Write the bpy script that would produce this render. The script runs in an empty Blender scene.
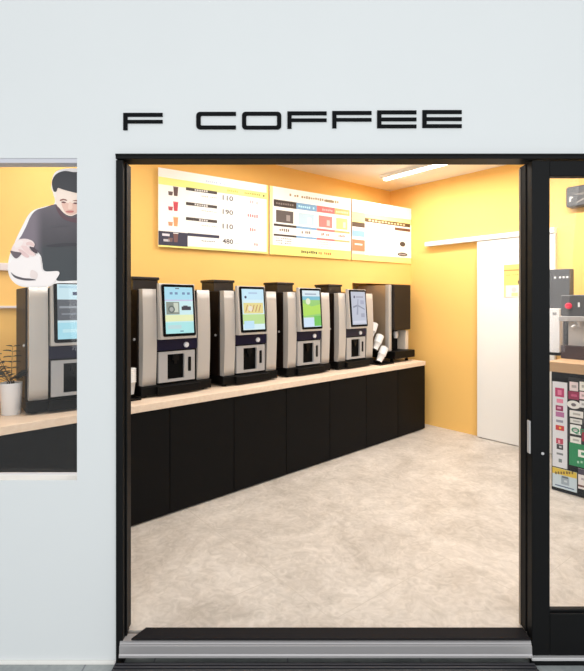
import bpy, math, random
from mathutils import Vector, Matrix
random.seed(4)
SC = bpy.context.scene
COL = SC.collection
F, CX, HY, CH = 480.0, 292.0, 303.0, 1.5      # focal length (px), principal column, horizon row, eye height

# ------------------------------------------------------------------ helpers
def lin(c):
    c = c / 255.0
    return c / 12.92 if c <= 0.04045 else ((c + 0.055) / 1.055) ** 2.4
def rgb(r, g, b): return (lin(r), lin(g), lin(b), 1.0)

def mat(name, col, rough=0.5, metal=0.0, emit=0.0, noise=0.0, nscale=20.0, bump=0.0, spec=0.5):
    m = bpy.data.materials.new(name); m.use_nodes = True
    nt = m.node_tree; b = nt.nodes['Principled BSDF']
    b.inputs['Base Color'].default_value = col
    b.inputs['Roughness'].default_value = rough
    b.inputs['Metallic'].default_value = metal
    b.inputs['Specular IOR Level'].default_value = spec
    if emit:
        b.inputs['Emission Color'].default_value = col
        b.inputs['Emission Strength'].default_value = emit
    if noise or bump:
        tc = nt.nodes.new('ShaderNodeTexCoord'); n = nt.nodes.new('ShaderNodeTexNoise')
        n.inputs['Scale'].default_value = nscale; n.inputs['Detail'].default_value = 5
        nt.links.new(tc.outputs['Object'], n.inputs['Vector'])
        if noise:
            mx = nt.nodes.new('ShaderNodeMix'); mx.data_type = 'RGBA'
            mx.inputs[6].default_value = tuple(c * (1 - noise) for c in col[:3]) + (1,)
            mx.inputs[7].default_value = tuple(min(1, c * (1 + noise)) for c in col[:3]) + (1,)
            nt.links.new(n.outputs['Fac'], mx.inputs[0]); nt.links.new(mx.outputs[2], b.inputs['Base Color'])
        if bump:
            bp = nt.nodes.new('ShaderNodeBump'); bp.inputs['Strength'].default_value = bump
            bp.inputs['Distance'].default_value = 0.002
            nt.links.new(n.outputs['Fac'], bp.inputs['Height']); nt.links.new(bp.outputs['Normal'], b.inputs['Normal'])
    return m

class MB:
    """collects shapes; build() links them as ONE mesh object"""
    def __init__(s): s.v = []; s.f = []; s.m = []; s.sm = []
    def add(s, vs, fs, mi=0, smooth=False):
        o = len(s.v); s.v += [tuple(v) for v in vs]
        for f in fs: s.f.append([i + o for i in f]); s.m.append(mi); s.sm.append(smooth)
    def box(s, x0, x1, y0, y1, z0, z1, mi=0):
        s.add([(x0,y0,z0),(x1,y0,z0),(x1,y1,z0),(x0,y1,z0),(x0,y0,z1),(x1,y0,z1),(x1,y1,z1),(x0,y1,z1)],
              [(0,3,2,1),(4,5,6,7),(0,1,5,4),(1,2,6,5),(2,3,7,6),(3,0,4,7)], mi); return s
    def rbox(s, x0, x1, y0, y1, z0, z1, r=0.01, mi=0, n=3):
        """box whose vertical outline seen from the front is rounded and whose front edge is chamfered"""
        pts = []
        for cx, cz, a in ((x1-r,z1-r,0),(x0+r,z1-r,90),(x0+r,z0+r,180),(x1-r,z0+r,270)):
            for k in range(n+1):
                t = math.radians(a + 90*k/n); pts.append((cx+r*math.cos(t), cz+r*math.sin(t)))
        c = min(r*0.5, (y1-y0)*0.4); mx, mz = (x0+x1)/2, (z0+z1)/2
        ins = [(mx+(p[0]-mx)*(1-2*c/(x1-x0)), mz+(p[1]-mz)*(1-2*c/(z1-z0))) for p in pts]
        N = len(pts)
        vs = [(p[0],y0,p[1]) for p in ins]+[(p[0],y0+c,p[1]) for p in pts]+[(p[0],y1,p[1]) for p in pts]
        fs = [list(range(N)), list(range(3*N-1,2*N-1,-1))]
        for L in (0,1):
            for k in range(N):
                a, b = L*N+k, L*N+(k+1)%N
                fs.append((b, a, a+N, b+N))
        s.add(vs, fs, mi); return s
    def prism(s, poly, z0, z1, mi=0):
        """plan polygon (ccw) extruded in z"""
        n = len(poly)
        vs = [(p[0],p[1],z0) for p in poly]+[(p[0],p[1],z1) for p in poly]
        fs = [list(range(n-1,-1,-1)), list(range(n,2*n))]+[(k,(k+1)%n,(k+1)%n+n,k+n) for k in range(n)]
        s.add(vs, fs, mi); return s
    def xprism(s, prof, x0, x1, mi=0, smooth=False):
        """(y,z) profile extruded along x"""
        n = len(prof)
        vs = [(x0,p[0],p[1]) for p in prof]+[(x1,p[0],p[1]) for p in prof]
        s.add(vs, [list(range(n-1,-1,-1)), list(range(n,2*n))], mi)
        s.add(vs, [(k,(k+1)%n,(k+1)%n+n,k+n) for k in range(n)], mi, smooth); return s
    def flat(s, poly, y, mi=0):
        """polygon in the local xz plane at depth y facing -y"""
        s.add([(p[0],y,p[1]) for p in poly], [list(range(len(poly)))], mi); return s
    def rect(s, x0, x1, z0, z1, y, mi=0):
        s.flat([(x0,z0),(x1,z0),(x1,z1),(x0,z1)], y, mi); return s
    def plate(s, poly, y0, y1, mi=0):
        """xz polygon (ccw from the front) given a thickness y0(front)..y1"""
        n = len(poly)
        vs = [(p[0],y0,p[1]) for p in poly]+[(p[0],y1,p[1]) for p in poly]
        fs = [list(range(n)), list(range(2*n-1,n-1,-1))]+[((k+1)%n,k,k+n,(k+1)%n+n) for k in range(n)]
        s.add(vs, fs, mi); return s
    def tube(s, path, r, mi=0, n=10, r2=None):
        path = [Vector(p) for p in path]; vs = []; N = len(path)
        for i, p in enumerate(path):
            d = (path[min(i+1,N-1)]-path[max(i-1,0)]).normalized()
            u = d.cross(Vector((0,0,1)) if abs(d.z) < 0.95 else Vector((1,0,0))).normalized(); w = d.cross(u)
            rr = r if r2 is None else r+(r2-r)*i/(N-1)
            for k in range(n):
                a = 2*math.pi*k/n; vs.append(p+u*rr*math.cos(a)+w*rr*math.sin(a))
        fs = []
        for i in range(N-1):
            for k in range(n):
                fs.append((i*n+k, i*n+(k+1)%n, (i+1)*n+(k+1)%n, (i+1)*n+k))
        s.add(vs, fs, mi, True)
        s.add(vs[:n], [list(range(n-1,-1,-1))], mi); s.add(vs[-n:], [list(range(n))], mi); return s
    def lathe(s, prof, c=(0,0,0), n=28, mi=0, M=None):
        """(r,z) profile from bottom to top"""
        vs = []
        for r, z in prof:
            for k in range(n):
                a = 2*math.pi*k/n; vs.append(Vector((r*math.cos(a), r*math.sin(a), z)))
        if M: vs = [M @ v for v in vs]
        vs = [v+Vector(c) for v in vs]; fs = []
        for i in range(len(prof)-1):
            for k in range(n): fs.append((i*n+k, i*n+(k+1)%n, (i+1)*n+(k+1)%n, (i+1)*n+k))
        s.add(vs, fs, mi, True)
        s.add(vs[:n], [list(range(n-1,-1,-1))], mi); s.add(vs[-n:], [list(range(n))], mi); return s
    def text(s, txt, x, z, h, y, mi=0, w=None):
        """built-in font lettering turned to mesh, facing -y, lower left corner at (x,z), height h, width w"""
        cu = bpy.data.curves.new('t', 'FONT'); cu.body = txt; cu.resolution_u = 2; cu.offset = 0.025
        ob = bpy.data.objects.new('t', cu); COL.objects.link(ob)
        me = bpy.data.meshes.new_from_object(ob.evaluated_get(bpy.context.evaluated_depsgraph_get()))
        xs = [v.co.x for v in me.vertices]; ys = [v.co.y for v in me.vertices]
        sx0, sy0 = min(xs), min(ys); sc = h/(max(ys)-sy0); sw = sc if w is None else w/(max(xs)-sx0)
        s.add([(x+(v.co.x-sx0)*sw, y, z+(v.co.y-sy0)*sc) for v in me.vertices], [list(p.vertices) for p in me.polygons], mi)
        bpy.data.objects.remove(ob); bpy.data.curves.remove(cu); bpy.data.meshes.remove(me); return s
    def build(s, name, mats, parent=None, bevel=0.0, loc=None, rz=0.0, seg=2):
        me = bpy.data.meshes.new(name); me.from_pydata(s.v, [], s.f)
        for m in (mats if isinstance(mats, (list, tuple)) else [mats]): me.materials.append(m)
        me.polygons.foreach_set('material_index', s.m); me.polygons.foreach_set('use_smooth', s.sm); me.update()
        o = bpy.data.objects.new(name, me); COL.objects.link(o)
        if parent: o.parent = parent
        if loc: o.location = loc
        o.rotation_euler.z = rz
        if bevel:
            b = o.modifiers.new('bevel', 'BEVEL'); b.width = bevel; b.segments = seg; b.limit_method = 'ANGLE'; b.angle_limit = math.radians(40)
        return o

def tag(o, label, cat, group=None):
    o['label'] = label; o['category'] = cat
    if group: o['group'] = group
    return o
def thing(name, label, cat, loc=(0,0,0), rz=0.0, group=None):
    o = bpy.data.objects.new(name, None); COL.objects.link(o); o.empty_display_size = 0.1
    o.location = loc; o.rotation_euler.z = rz
    return tag(o, label, cat, group)
def struct(o): o['kind'] = 'structure'; return o
def spline(pts, n=5):
    out = []; N = len(pts)
    for i in range(N):
        p0, p1, p2, p3 = pts[i-1], pts[i], pts[(i+1)%N], pts[(i+2)%N]
        for k in range(n):
            t = k/n
            out.append(tuple(0.5*((2*p1[j])+(-p0[j]+p2[j])*t+(2*p0[j]-5*p1[j]+4*p2[j]-p3[j])*t*t+(-p0[j]+3*p1[j]-3*p2[j]+p3[j])*t**3) for j in (0,1)))
    return out

class Plane:
    """an upright plane of the room: origin P (plan), unit direction d; local x runs along it, -y faces the room"""
    def __init__(s, P, d):
        s.P = Vector(P); s.d = Vector(d).normalized(); s.rz = math.atan2(s.d.y, s.d.x)
        s.n = Vector((-s.d.y, s.d.x))                      # local +y (away from the room)
    def u(s, px, v=0.0):
        r = (px-CX)/F; P = s.P+s.n*v                       # sight line X = r*Y meets P + u*d
        return (r*P.y-P.x)/(s.d.x-r*s.d.y)
    def uz(s, px, py, v=0.0):
        u = s.u(px, v); Y = (s.P+s.n*v+s.d*u).y
        return (u, CH-(py-HY)/F*Y)
    def pt(s, u, v=0.0, z=0.0):
        p = s.P+s.d*u+s.n*v; return (p.x, p.y, z)

# ------------------------------------------------------------------ materials
M_facade = mat('facade_white', rgb(222,224,224), 0.6, noise=0.015, nscale=3)
M_black = mat('frame_black', rgb(12,12,13), 0.5, spec=0.16)
M_black2 = mat('frame_inner', rgb(12,10,10), 0.6, spec=0.2)
M_letter = mat('letter_black', rgb(8,10,13), 0.6, spec=0.1)
M_yel = mat('yellow_paint', (0.92, 0.555, 0.16, 1), 0.75, noise=0.02, nscale=2)
M_ceil = mat('ceiling_white', rgb(246,240,232), 0.8)
M_white = mat('white_paint', rgb(240,236,230), 0.5)
M_cab = mat('cabinet_black', rgb(10,9,9), 0.6, spec=0.14)
M_carc = mat('cabinet_carcass', rgb(14,13,13), 0.6)
M_silver = mat('champagne_silver', rgb(186,180,174), 0.42, 0.2)
M_silver2 = mat('grey_silver', rgb(172,170,170), 0.4, 0.2)
M_body = mat('machine_black', rgb(9,8,8), 0.5, spec=0.14)
M_side = mat('machine_side', rgb(26,18,14), 0.5, spec=0.15)
M_navy = mat('navy_gloss', rgb(16,14,44), 0.35, spec=0.3)
M_hole = mat('deep_black', rgb(4,4,5), 0.6, spec=0.08)
M_knob = mat('pale_knob', rgb(225,225,230), 0.3)
M_steel = mat('brushed_steel', rgb(186,164,138), 0.3, 0.5)
M_alu = mat('aluminium', rgb(206,203,202), 0.4, 0.2)
M_cup = mat('paper_white', rgb(240,238,236), 0.6)
M_pot = mat('pot_white', rgb(228,226,226), 0.45)
M_leaf = mat('leaf_dark', rgb(44,50,40), 0.55, noise=0.3, nscale=30)
M_stem = mat('stem_brown', rgb(70,60,45), 0.7)
M_soil = mat('soil', rgb(50,38,30), 0.9)
M_grey = mat('dark_grey_plastic', rgb(72,72,74), 0.5)
M_mat = mat('ribbed_dark', rgb(46,45,50), 0.55)

def wood(name, c1, c2, rz):
    m = mat(name, c1, 0.5); nt = m.node_tree; b = nt.nodes['Principled BSDF']
    tc = nt.nodes.new('ShaderNodeTexCoord'); mp = nt.nodes.new('ShaderNodeMapping'); n = nt.nodes.new('ShaderNodeTexNoise')
    mp.inputs['Rotation'].default_value[2] = -rz; mp.inputs['Scale'].default_value = (1.2, 26, 26)
    mx = nt.nodes.new('ShaderNodeMix'); mx.data_type = 'RGBA'; mx.inputs[6].default_value = c1; mx.inputs[7].default_value = c2
    n.inputs['Scale'].default_value = 2.0; n.inputs['Detail'].default_value = 6
    nt.links.new(tc.outputs['Object'], mp.inputs[0]); nt.links.new(mp.outputs[0], n.inputs[0])
    nt.links.new(n.outputs['Fac'], mx.inputs[0]); nt.links.new(mx.outputs[2], b.inputs['Base Color']); return m

def stone(name, ca, cb, cg, rz, tile=0.9, gap=0.004):
    m = mat(name, ca, 0.5); nt = m.node_tree; b = nt.nodes['Principled BSDF']; L = nt.links.new
    tc = nt.nodes.new('ShaderNodeTexCoord'); mp = nt.nodes.new('ShaderNodeMapping'); mp.inputs['Rotation'].default_value[2] = rz
    L(tc.outputs['Object'], mp.inputs[0])
    mp.inputs['Location'].default_value = (0.32, 0.25, 0)
    n1 = nt.nodes.new('ShaderNodeTexNoise'); n1.inputs['Scale'].default_value = 2.2; n1.inputs['Detail'].default_value = 8; n1.inputs['Roughness'].default_value = 0.72; n1.inputs['Distortion'].default_value = 1.0
    n2 = nt.nodes.new('ShaderNodeTexNoise'); n2.inputs['Scale'].default_value = 14; n2.inputs['Detail'].default_value = 6; n2.inputs['Distortion'].default_value = 2.0
    L(mp.outputs[0], n1.inputs[0]); L(mp.outputs[0], n2.inputs[0])
    ad = nt.nodes.new('ShaderNodeMath'); ad.operation = 'MULTIPLY_ADD'; ad.inputs[1].default_value = 0.5
    L(n2.outputs['Fac'], ad.inputs[0]); L(n1.outputs['Fac'], ad.inputs[2])
    rp = nt.nodes.new('ShaderNodeValToRGB'); e = rp.color_ramp.elements
    e[0].position = 0.55; e[0].color = cb; e[1].position = 0.95; e[1].color = ca
    L(ad.outputs[0], rp.inputs[0])
    br = nt.nodes.new('ShaderNodeTexBrick'); br.offset = 0.5
    br.inputs['Scale'].default_value = 1.0; br.inputs['Brick Width'].default_value = tile; br.inputs['Row Height'].default_value = tile
    br.inputs['Mortar Size'].default_value = gap; br.inputs['Mortar Smooth'].default_value = 0.3
    L(mp.outputs[0], br.inputs['Vector'])
    mx = nt.nodes.new('ShaderNodeMix'); mx.data_type = 'RGBA'; mx.inputs[7].default_value = cg
    L(br.outputs['Fac'], mx.inputs[0]); L(rp.outputs[0], mx.inputs[6]); L(mx.outputs[2], b.inputs['Base Color'])
    return m

def glass(name, haze=0.0):
    m = bpy.data.materials.new(name); m.use_nodes = True; nt = m.node_tree; nt.nodes.clear(); L = nt.links.new
    out = nt.nodes.new('ShaderNodeOutputMaterial'); tr = nt.nodes.new('ShaderNodeBsdfTransparent'); gl = nt.nodes.new('ShaderNodeBsdfGlossy')
    gl.inputs['Roughness'].default_value = 0.02; tr.inputs[0].default_value = (0.97, 0.975, 0.975, 1)
    fr = nt.nodes.new('ShaderNodeFresnel'); fr.inputs[0].default_value = 1.45
    mx = nt.nodes.new('ShaderNodeMixShader'); L(fr.outputs[0], mx.inputs[0]); L(tr.outputs[0], mx.inputs[1]); L(gl.outputs[0], mx.inputs[2])
    last = mx
    if haze:
        df = nt.nodes.new('ShaderNodeBsdfDiffuse'); df.inputs[0].default_value = (.85,.85,.88,1)
        m2 = nt.nodes.new('ShaderNodeMixShader'); m2.inputs[0].default_value = haze
        L(mx.outputs[0], m2.inputs[1]); L(df.outputs[0], m2.inputs[2]); last = m2
    L(last.outputs[0], out.inputs[0]); return m
M_glass = glass('clear_glass', 0.015)
_ink = {}
def ink(r, g, b, emit=0.0, rough=0.6):
    k = (r, g, b, emit, rough)
    if k not in _ink:
        _ink[k] = mat('ink_%d_%d_%d' % (r, g, b), rgb(r, g, b), rough, emit=emit)
        if emit: _ink[k].node_tree.nodes['Principled BSDF'].inputs['Base Color'].default_value = tuple(c*0.12 for c in rgb(r,g,b)[:3])+(1,)
    return _ink[k]
class Print:
    """flat printed artwork on one mesh with several inks"""
    def __init__(s, emit=0.0): s.b = MB(); s.mats = []; s.e = emit; s.k = 0
    def mi(s, c):
        m = ink(*c, emit=s.e)
        if m not in s.mats: s.mats.append(m)
        return s.mats.index(m)
    def rect(s, x0, x1, z0, z1, c, y): s.b.rect(x0, x1, z0, z1, y, s.mi(c))
    def flat(s, poly, c, y): s.b.flat(poly, y, s.mi(c))
    def text(s, t, x, z, h, c, y, w=None): s.b.text(t, x, z, h, y, s.mi(c), w)
    def disc(s, x, z, r, c, y, rz=None): s.flat([(x+r*math.cos(2*math.pi*k/18), z+(rz or r)*math.sin(2*math.pi*k/18)) for k in range(18)], c, y)
    def build(s, name, parent, **kw): return s.b.build(name, s.mats, parent, **kw)

# ------------------------------------------------------------------ plan of the room
RW = Plane((2.098, 5.414), (0.6325, -0.7745))       # yellow wall with the sliding door; u grows to the right
CORNER = (1.304, 6.386)
BW = Plane(CORNER, (0.769, 0.639))                  # wall behind the machines, u<0 to the left
CEIL = 2.985
FY0, FY1 = 2.15, 2.245                               # street wall: outer and inner face
def FX(px, Y=FY0): return (px-CX)/F*Y
def FZ(py, Y=FY0): return CH-(py-HY)/F*Y

M_floor = stone('floor_stone', rgb(214,206,197), rgb(172,163,153), rgb(182,173,162), math.radians(52), 0.9, 0.0022)
M_ground = stone('ground_stone', rgb(176,180,178), rgb(140,145,146), rgb(124,126,130), 0, 0.6)

# back wall, right wall, floor, ceiling
MB().box(-6.6, 0.1, 0, 0.12, 0, CEIL).build('wall_back', M_yel, loc=(CORNER[0], CORNER[1], 0), rz=BW.rz)
struct(bpy.data.objects['wall_back'])
struct(MB().box(-1.255, 4.3, 0, 0.12, 0, CEIL).build('wall_right', M_yel, loc=RW.pt(0), rz=RW.rz))
struct(MB().box(-4.4, 5.4, 2.2, 7.2, -0.12, 0).build('floor', M_floor))
struct(MB().box(-4.4, 5.4, FY1, 7.2, CEIL, CEIL+0.1).build('ceiling', M_ceil))
struct(MB().box(-8, 8, -6, 2.2, -0.2, -0.112).build('ground_outside', M_ground))
# shallow bulkhead that carries the menu boards
BR = RW.u(411); br = RW.pt(BR); bl = BW.pt(BW.u(157.5)-0.05)
MBP = Plane((FX(158, 4.25), 4.25), (br[0]-FX(158, 4.25), br[1]-4.25))
bulk = [MBP.pt(-0.02, 0.012)[:2], br[:2], CORNER, BW.pt(BW.u(157.5)-0.06)[:2]]
mid = MBP.pt(MBP.u(353), 0.012)[:2]; midw = BW.pt(BW.u(337))[:2]
wl = BW.pt(BW.u(126))[:2]
struct(MB().prism([wl, mid, midw], 1.625, 2.70).prism([mid, br[:2], CORNER, midw], 1.733, 2.70).build('trim_1', M_yel))

# street wall
WX0, WX1 = -2.35, FX(77); WZ0, WZ1 = 0.706, 2.149
DX0 = FX(117); DZ1 = FZ(155); DX1 = 2.02
f = MB()
f.box(-4.4, WX0, FY0, FY1, -0.12, 3.4); f.box(WX0, WX1, FY0, FY1, -0.12, WZ0); f.box(WX0, WX1, FY0, FY1, WZ1, 3.4)
f.box(WX1, DX0, FY0, FY1, -0.12, 3.4); f.box(DX0, DX1, FY0, FY1, DZ1, 3.4); f.box(DX1, 5.4, FY0, FY1, -0.12, 3.4)
struct(f.build('wall_front', M_facade))
struct(MB().box(-4.4, DX0-0.002, FY0-0.012, FY0, -0.112, -0.098).build('baseboard_front', M_white, bevel=0.002))

# left window: recessed pane
w1 = thing('window_1', '', ''); del w1['label']; del w1['category']; struct(w1)
GY = 2.222
fr = MB(); t = 0.003
fr.box(WX0, WX1, GY+0.003, GY+0.02, WZ0, WZ0+t); fr.box(WX0, WX1, GY+0.003, GY+0.02, WZ1-t, WZ1)
fr.box(WX0, WX1, FY0+0.004, GY, 2.129, WZ1-0.0005); fr.box(WX0, WX0+t, GY+0.003, GY+0.02, WZ0+t, WZ1-t); fr.box(WX1-t, WX1, GY+0.003, GY+0.02, WZ0+t, WZ1-t)  # flush top bar is added, its pale face stands in for the lit soffit
fr.build('window_frame_lit_soffit', mat('frame_soffit_grey', rgb(206,205,212), 0.5), w1)
MB().rect(WX0+t, WX1-t, WZ0+t, WZ1-t, GY+0.006).build('pane', M_glass, w1)

# ------------------------------------------------------------------ doorway: frame, sill, sliding leaf
d1 = bpy.data.objects.new('door_1', None); COL.objects.link(d1); struct(d1)
JY0, JY1 = 2.135, 2.245
jx = FX(124, 2.15)
MB().box(DX0, jx, JY0, JY1, -0.12, DZ1-0.0265).box(jx, jx+0.008, JY0+0.03, JY0+0.05, -0.02, DZ1-0.03).build('frame_jamb', M_black, d1, bevel=0.002)
MB().box(jx+0.0005, jx+0.004, JY0+0.055, JY0+0.075, 0.0, DZ1-0.03).build('frame_jamb_track', mat('jamb_brown', rgb(38,30,27), 0.6, spec=0.2), d1)
MB().box(DX0, DX1, JY0-0.004, 2.226, DZ1-0.022, DZ1).box(DX0, DX1, JY0-0.008, JY0-0.004, DZ1-0.010, DZ1).build('frame_head', M_black, d1, bevel=0.002)
MB().box(DX1-0.04, DX1, JY0, JY1, -0.12, DZ1-0.0265).build('frame_jamb', M_black, d1, bevel=0.002)
# sliding leaf standing at the right, plus the stile behind it
LX0, LX1 = FX(532, 2.14), 1.975; gx = FX(550, 2.14)
LZ0, LZ1 = -0.072, DZ1-0.028; LT = FZ(176, 2.14); LB = FZ(611, 2.14)
MB().box(LX0, gx, 2.14, 2.185, LZ0, LZ1).build('leaf_stile', M_black, d1, bevel=0.003)
MB().box(LX1-0.08, LX1, 2.14, 2.185, LZ0, LZ1).build('leaf_stile', M_black, d1, bevel=0.003)
MB().box(gx, LX1-0.08, 2.14, 2.185, LT, LZ1).build('leaf_rail', M_black, d1, bevel=0.003)
MB().box(gx, LX1-0.08, 2.14, 2.185, LZ0, LB-0.012).box(gx, LX1-0.08, 2.15, 2.175, LB-0.012, LB).build('leaf_rail', M_black, d1, bevel=0.003)
MB().rect(gx-0.004, LX1-0.076, LB-0.004, LT+0.004, 2.1625).build('leaf_pane', M_glass, d1)
MB().box(LX0-0.004, LX0+0.045, 2.19, 2.25, -0.0, LZ1).build('fixed_stile', M_black2, d1, bevel=0.003)
MB().box(LX0-0.007, LX0-0.0045, 2.236, 2.249, 0.0, LZ1-0.01).build('seal', mat('brush_seal_pale', rgb(150,135,118), 0.6), d1)
MB().rbox(LX0+0.0, LX0+0.006, 2.150, 2.172, FZ(454, 2.15), FZ(421, 2.15), 0.003).build('handle', M_alu, d1, loc=(-0.006,0,0))
MB().lathe([(0.0065,0),(0.0065,0.003),(0.004,0.004)], n=16, M=Matrix.Rotation(math.radians(90),4,'X')).build('lock_cylinder', M_alu, d1, loc=(FX(542.5,2.14), 2.14, FZ(453.5,2.14)))

# threshold
ss = MB(); prof = [(2.18,-0.066),(2.117,-0.066),(2.118,-0.058),(2.1225,-0.052),(2.1225,-0.046),(2.1245,-0.020),(2.129,-0.017),(2.129,-0.012),(2.1315,-0.009),(2.132,-0.003),(2.18,-0.001)]
ss.xprism(prof[::-1], jx-0.012, LX0-0.008)
struct(ss.build('trim_2', mat('sill_metal', rgb(176,172,172), 0.4, 0.35)))
dk = Plane((0, 0), (1, 0))
L0 = FX(131, 2.134); th = [(L0, 2.134), (LX0-0.008, 2.134), (LX0-0.008, 2.209), (FX(146, 2.209), 2.209)]
struct(MB().prism(th, 0.0005, 0.008).build('trim_3', mat('threshold_dark', rgb(26,24,26), 0.8, spec=0.15), bevel=0.002))
struct(MB().box(LX0-0.006, 5.0, 2.128, 2.149, -0.088, -0.074).build('trim_4', M_alu, bevel=0.002))
struct(MB().box(LX0-0.006, 5.0, 2.134, 2.149, -0.112, -0.088).build('trim_5', M_black))
em = MB(); em.box(DX0+0.005, LX0-0.005, 1.60, 2.114, -0.112, -0.085)
y = 1.605
while y < 2.106:
    em.box(DX0+0.01, LX0-0.01, y, y+0.010, -0.085, -0.075); y += 0.018
tag(em.build('entrance_mat', M_mat, bevel=0.001, seg=1), 'dark ribbed entrance mat lying before the doorway sill', 'mat')

# ------------------------------------------------------------------ sign letters
def bar(b, x0, x1, y0, y1):
    b.box(FX(x0), FX(x1), 2.128, FY0-0.001, FZ(y1), FZ(y0))
def outl(pts):
    return MB().plate([(FX(px), FZ(py)) for px, py in pts], 2.144, FY0-0.0005)
def letF(x, y):
    w, t, m, n = 39.2, 3.7, 7.0, 10.4
    return outl([(x,y),(x,y+17.2),(x+4.2,y+17.2),(x+4.2,y+n),(x+w,y+n),(x+w,y+m),(x+4.2,y+m),(x+4.2,y+t),(x+w,y+t),(x+w,y)])
def letE(x, y):
    w, t = 39.2, 3.7; p = [(x,y),(x,y+17.7),(x+w,y+17.7),(x+w,y+14.1),(x+4.2,y+14.1),(x+4.2,y+10.7),(x+w,y+10.7),(x+w,y+7.1),(x+4.2,y+7.1),(x+4.2,y+t),(x+w,y+t),(x+w,y)]
    return outl(p)
def rr(x0, x1, y0, y1, r):
    pts = []
    for cx, cy, a in ((x1-r,y0+r,0),(x0+r,y0+r,90),(x0+r,y1-r,180),(x1-r,y1-r,270)):
        for k in range(5):
            q = math.radians(a+90*k/4); pts.append((FX(cx+r*math.cos(q)), FZ(cy-r*math.sin(q))))
    return pts
def letO(x, y):
    b = MB(); o = rr(x, x+39.2, y, y+17.6, 3.6); i = rr(x+4.2, x+35, y+3.7, y+13.9, 1.2); n = len(o)
    vs = [(p[0],2.144,p[1]) for p in o]+[(p[0],2.144,p[1]) for p in i]+[(p[0],FY0-.001,p[1]) for p in o]+[(p[0],FY0-.001,p[1]) for p in i]
    fs = []
    for k in range(n):
        j = (k+1)%n; fs += [(k,j,n+j,n+k),(j,k,2*n+k,2*n+j),(n+k,n+j,3*n+j,3*n+k)]
    b.add(vs, fs); return b
def letC(x, y):
    x1, y1 = x+39.6, y+17.4; r = 3.8
    def arc(cx, cy, r, a0, a1): return [(cx+r*math.cos(math.radians(a0+(a1-a0)*k/4)), cy-r*math.sin(math.radians(a0+(a1-a0)*k/4))) for k in range(5)]
    o = [(x1,y)]+arc(x+r,y+r,r,90,180)+arc(x+r,y1-r,r,180,270)+[(x1,y1)]
    i = [(x1,y+3.8)]+arc(x+4.4+1.2,y+5.0,1.2,90,180)+arc(x+5.6,y1-5.0,1.2,180,270)+[(x1,y1-3.8)]
    b = MB(); n = len(o); c = lambda p, Y: (FX(p[0]), Y, FZ(p[1]))
    vs = [c(p,2.144) for p in o]+[c(p,2.144) for p in i]+[c(p,FY0-.001) for p in o]+[c(p,FY0-.001) for p in i]; fs = []
    for k in range(n-1): fs += [(k,k+1,n+k+1,n+k),(k+1,k,2*n+k,2*n+k+1),(n+k,n+k+1,3*n+k+1,3*n+k)]
    fs += [(0,n,3*n,2*n),(2*n-1,n-1,3*n-1,4*n-1)]
    b.add(vs, fs); return b
for fn, x, y, lab in ((letF,123.6,113.3,'wide black raised letter F standing alone, first of the shop sign'),
                      (letC,196.4,112.3,'wide black raised letter C beginning the second word of the sign'),
                      (letO,242.1,112.2,'wide black raised letter O of the sign, a rounded ring'),
                      (letF,287.4,111.8,'wide black raised letter F just right of the O on the sign'),
                      (letF,332.2,111.4,'wide black raised letter F just left of the first E on the sign'),
                      (letE,377.0,110.8,'wide black raised letter E, first of the two on the sign'),
                      (letE,422.2,110.5,'wide black raised letter E ending the sign')):
    tag(fn(x, y).build('sign_letter', M_letter), lab, 'letter', 'raised letters of the shop sign')

# ------------------------------------------------------------------ counter and cabinets
CD = Vector((508, 480)).normalized()
CRZ = math.atan2(CD.y, CD.x)
def cline(K):                                       # line seen at rows 303 + K*(800 - x) at height difference h
    return K
SLAB = 0.812
Ysl = lambda s: 2131.9*s
def at_s(s, c):                                     # plan point on a front line Y = c*s, column x = 800 - 1/s
    Y = c*s; return ((800-1/s-CX)/F*Y, Y)
CF = Plane(at_s(2.667e-3, 2142.9), CD)              # cabinet fronts; u = 0 at the right end, u<0 to the left
SF = Plane(at_s(2.667e-3, 2131.9), CD)
UW = 0.18e-3*2142.9/CD.y                            # one door width
M_oak = wood('pale_oak', rgb(238,220,200), rgb(218,190,164), CRZ)
def wall_v(u, off=0.0):                             # depth from the cabinet front to the back wall at u
    p = CF.pt(u); return ((Vector(CORNER)-Vector(p[:2])).dot(BW.n))/CF.n.dot(BW.n)-off
names = {0: 'black two door base cabinet at the far right end of the counter', 1: 'black two door base cabinet under the third and second machines, second from the right end',
         2: 'black two door base cabinet under the first machine inside the doorway, left of centre', 3: 'black base cabinet seen beside the doorway jamb and under the window'}
names[1] = 'black two door base cabinet, second from the far right end of the counter'
names[2] = 'black two door base cabinet, third from the far right end of the counter'
names[3] = 'black two door base cabinet at the left, running behind the white pillar'
for k in range(4):
    u1 = -2*k*UW; u0 = u1-2*UW; p = CF.pt(u0)
    c = thing('base_cabinet', names[k], 'cabinet', p, CRZ, 'black base cabinets under the long counter')
    W = u1-u0
    MB().box(0.002, W-0.002, 0.022, 0.60, 0.0, 0.76).build('carcass', M_carc, c)
    for j in range(2):
        MB().box(j*W/2+0.003, (j+1)*W/2-0.003, 0, 0.02, 0.012, 0.757).build('door', M_cab, c, bevel=0.002)
ua, ub = -3.72/1, 0.012
pts = []
s_l = 1.14e-3; ul = (Vector(at_s(s_l, 2131.9))-SF.P).dot(SF.d)
front_l = SF.pt(ul)[:2]; front_r = SF.pt(0.012)[:2]
endr = Vector(front_r)+Vector((-0.6325,0.7745))*0.69
def on_back(P, d):
    P = Vector(P); d = Vector(d); t = (Vector(CORNER)-P).dot(BW.n)/d.dot(BW.n); return P+d*t
bk_r = on_back(front_r, (-0.6325,0.7745)); bk_l = on_back(front_l, (-1, 0.15))
sh = BW.n*(-0.004)
slab = [front_l, front_r, tuple(bk_r+sh), tuple(bk_l+sh)]
tag(MB().prism(slab, 0.762, SLAB).build('worktop', M_oak, bevel=0.003), 'long pale oak worktop running along the machines on black cabinets', 'worktop')

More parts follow.
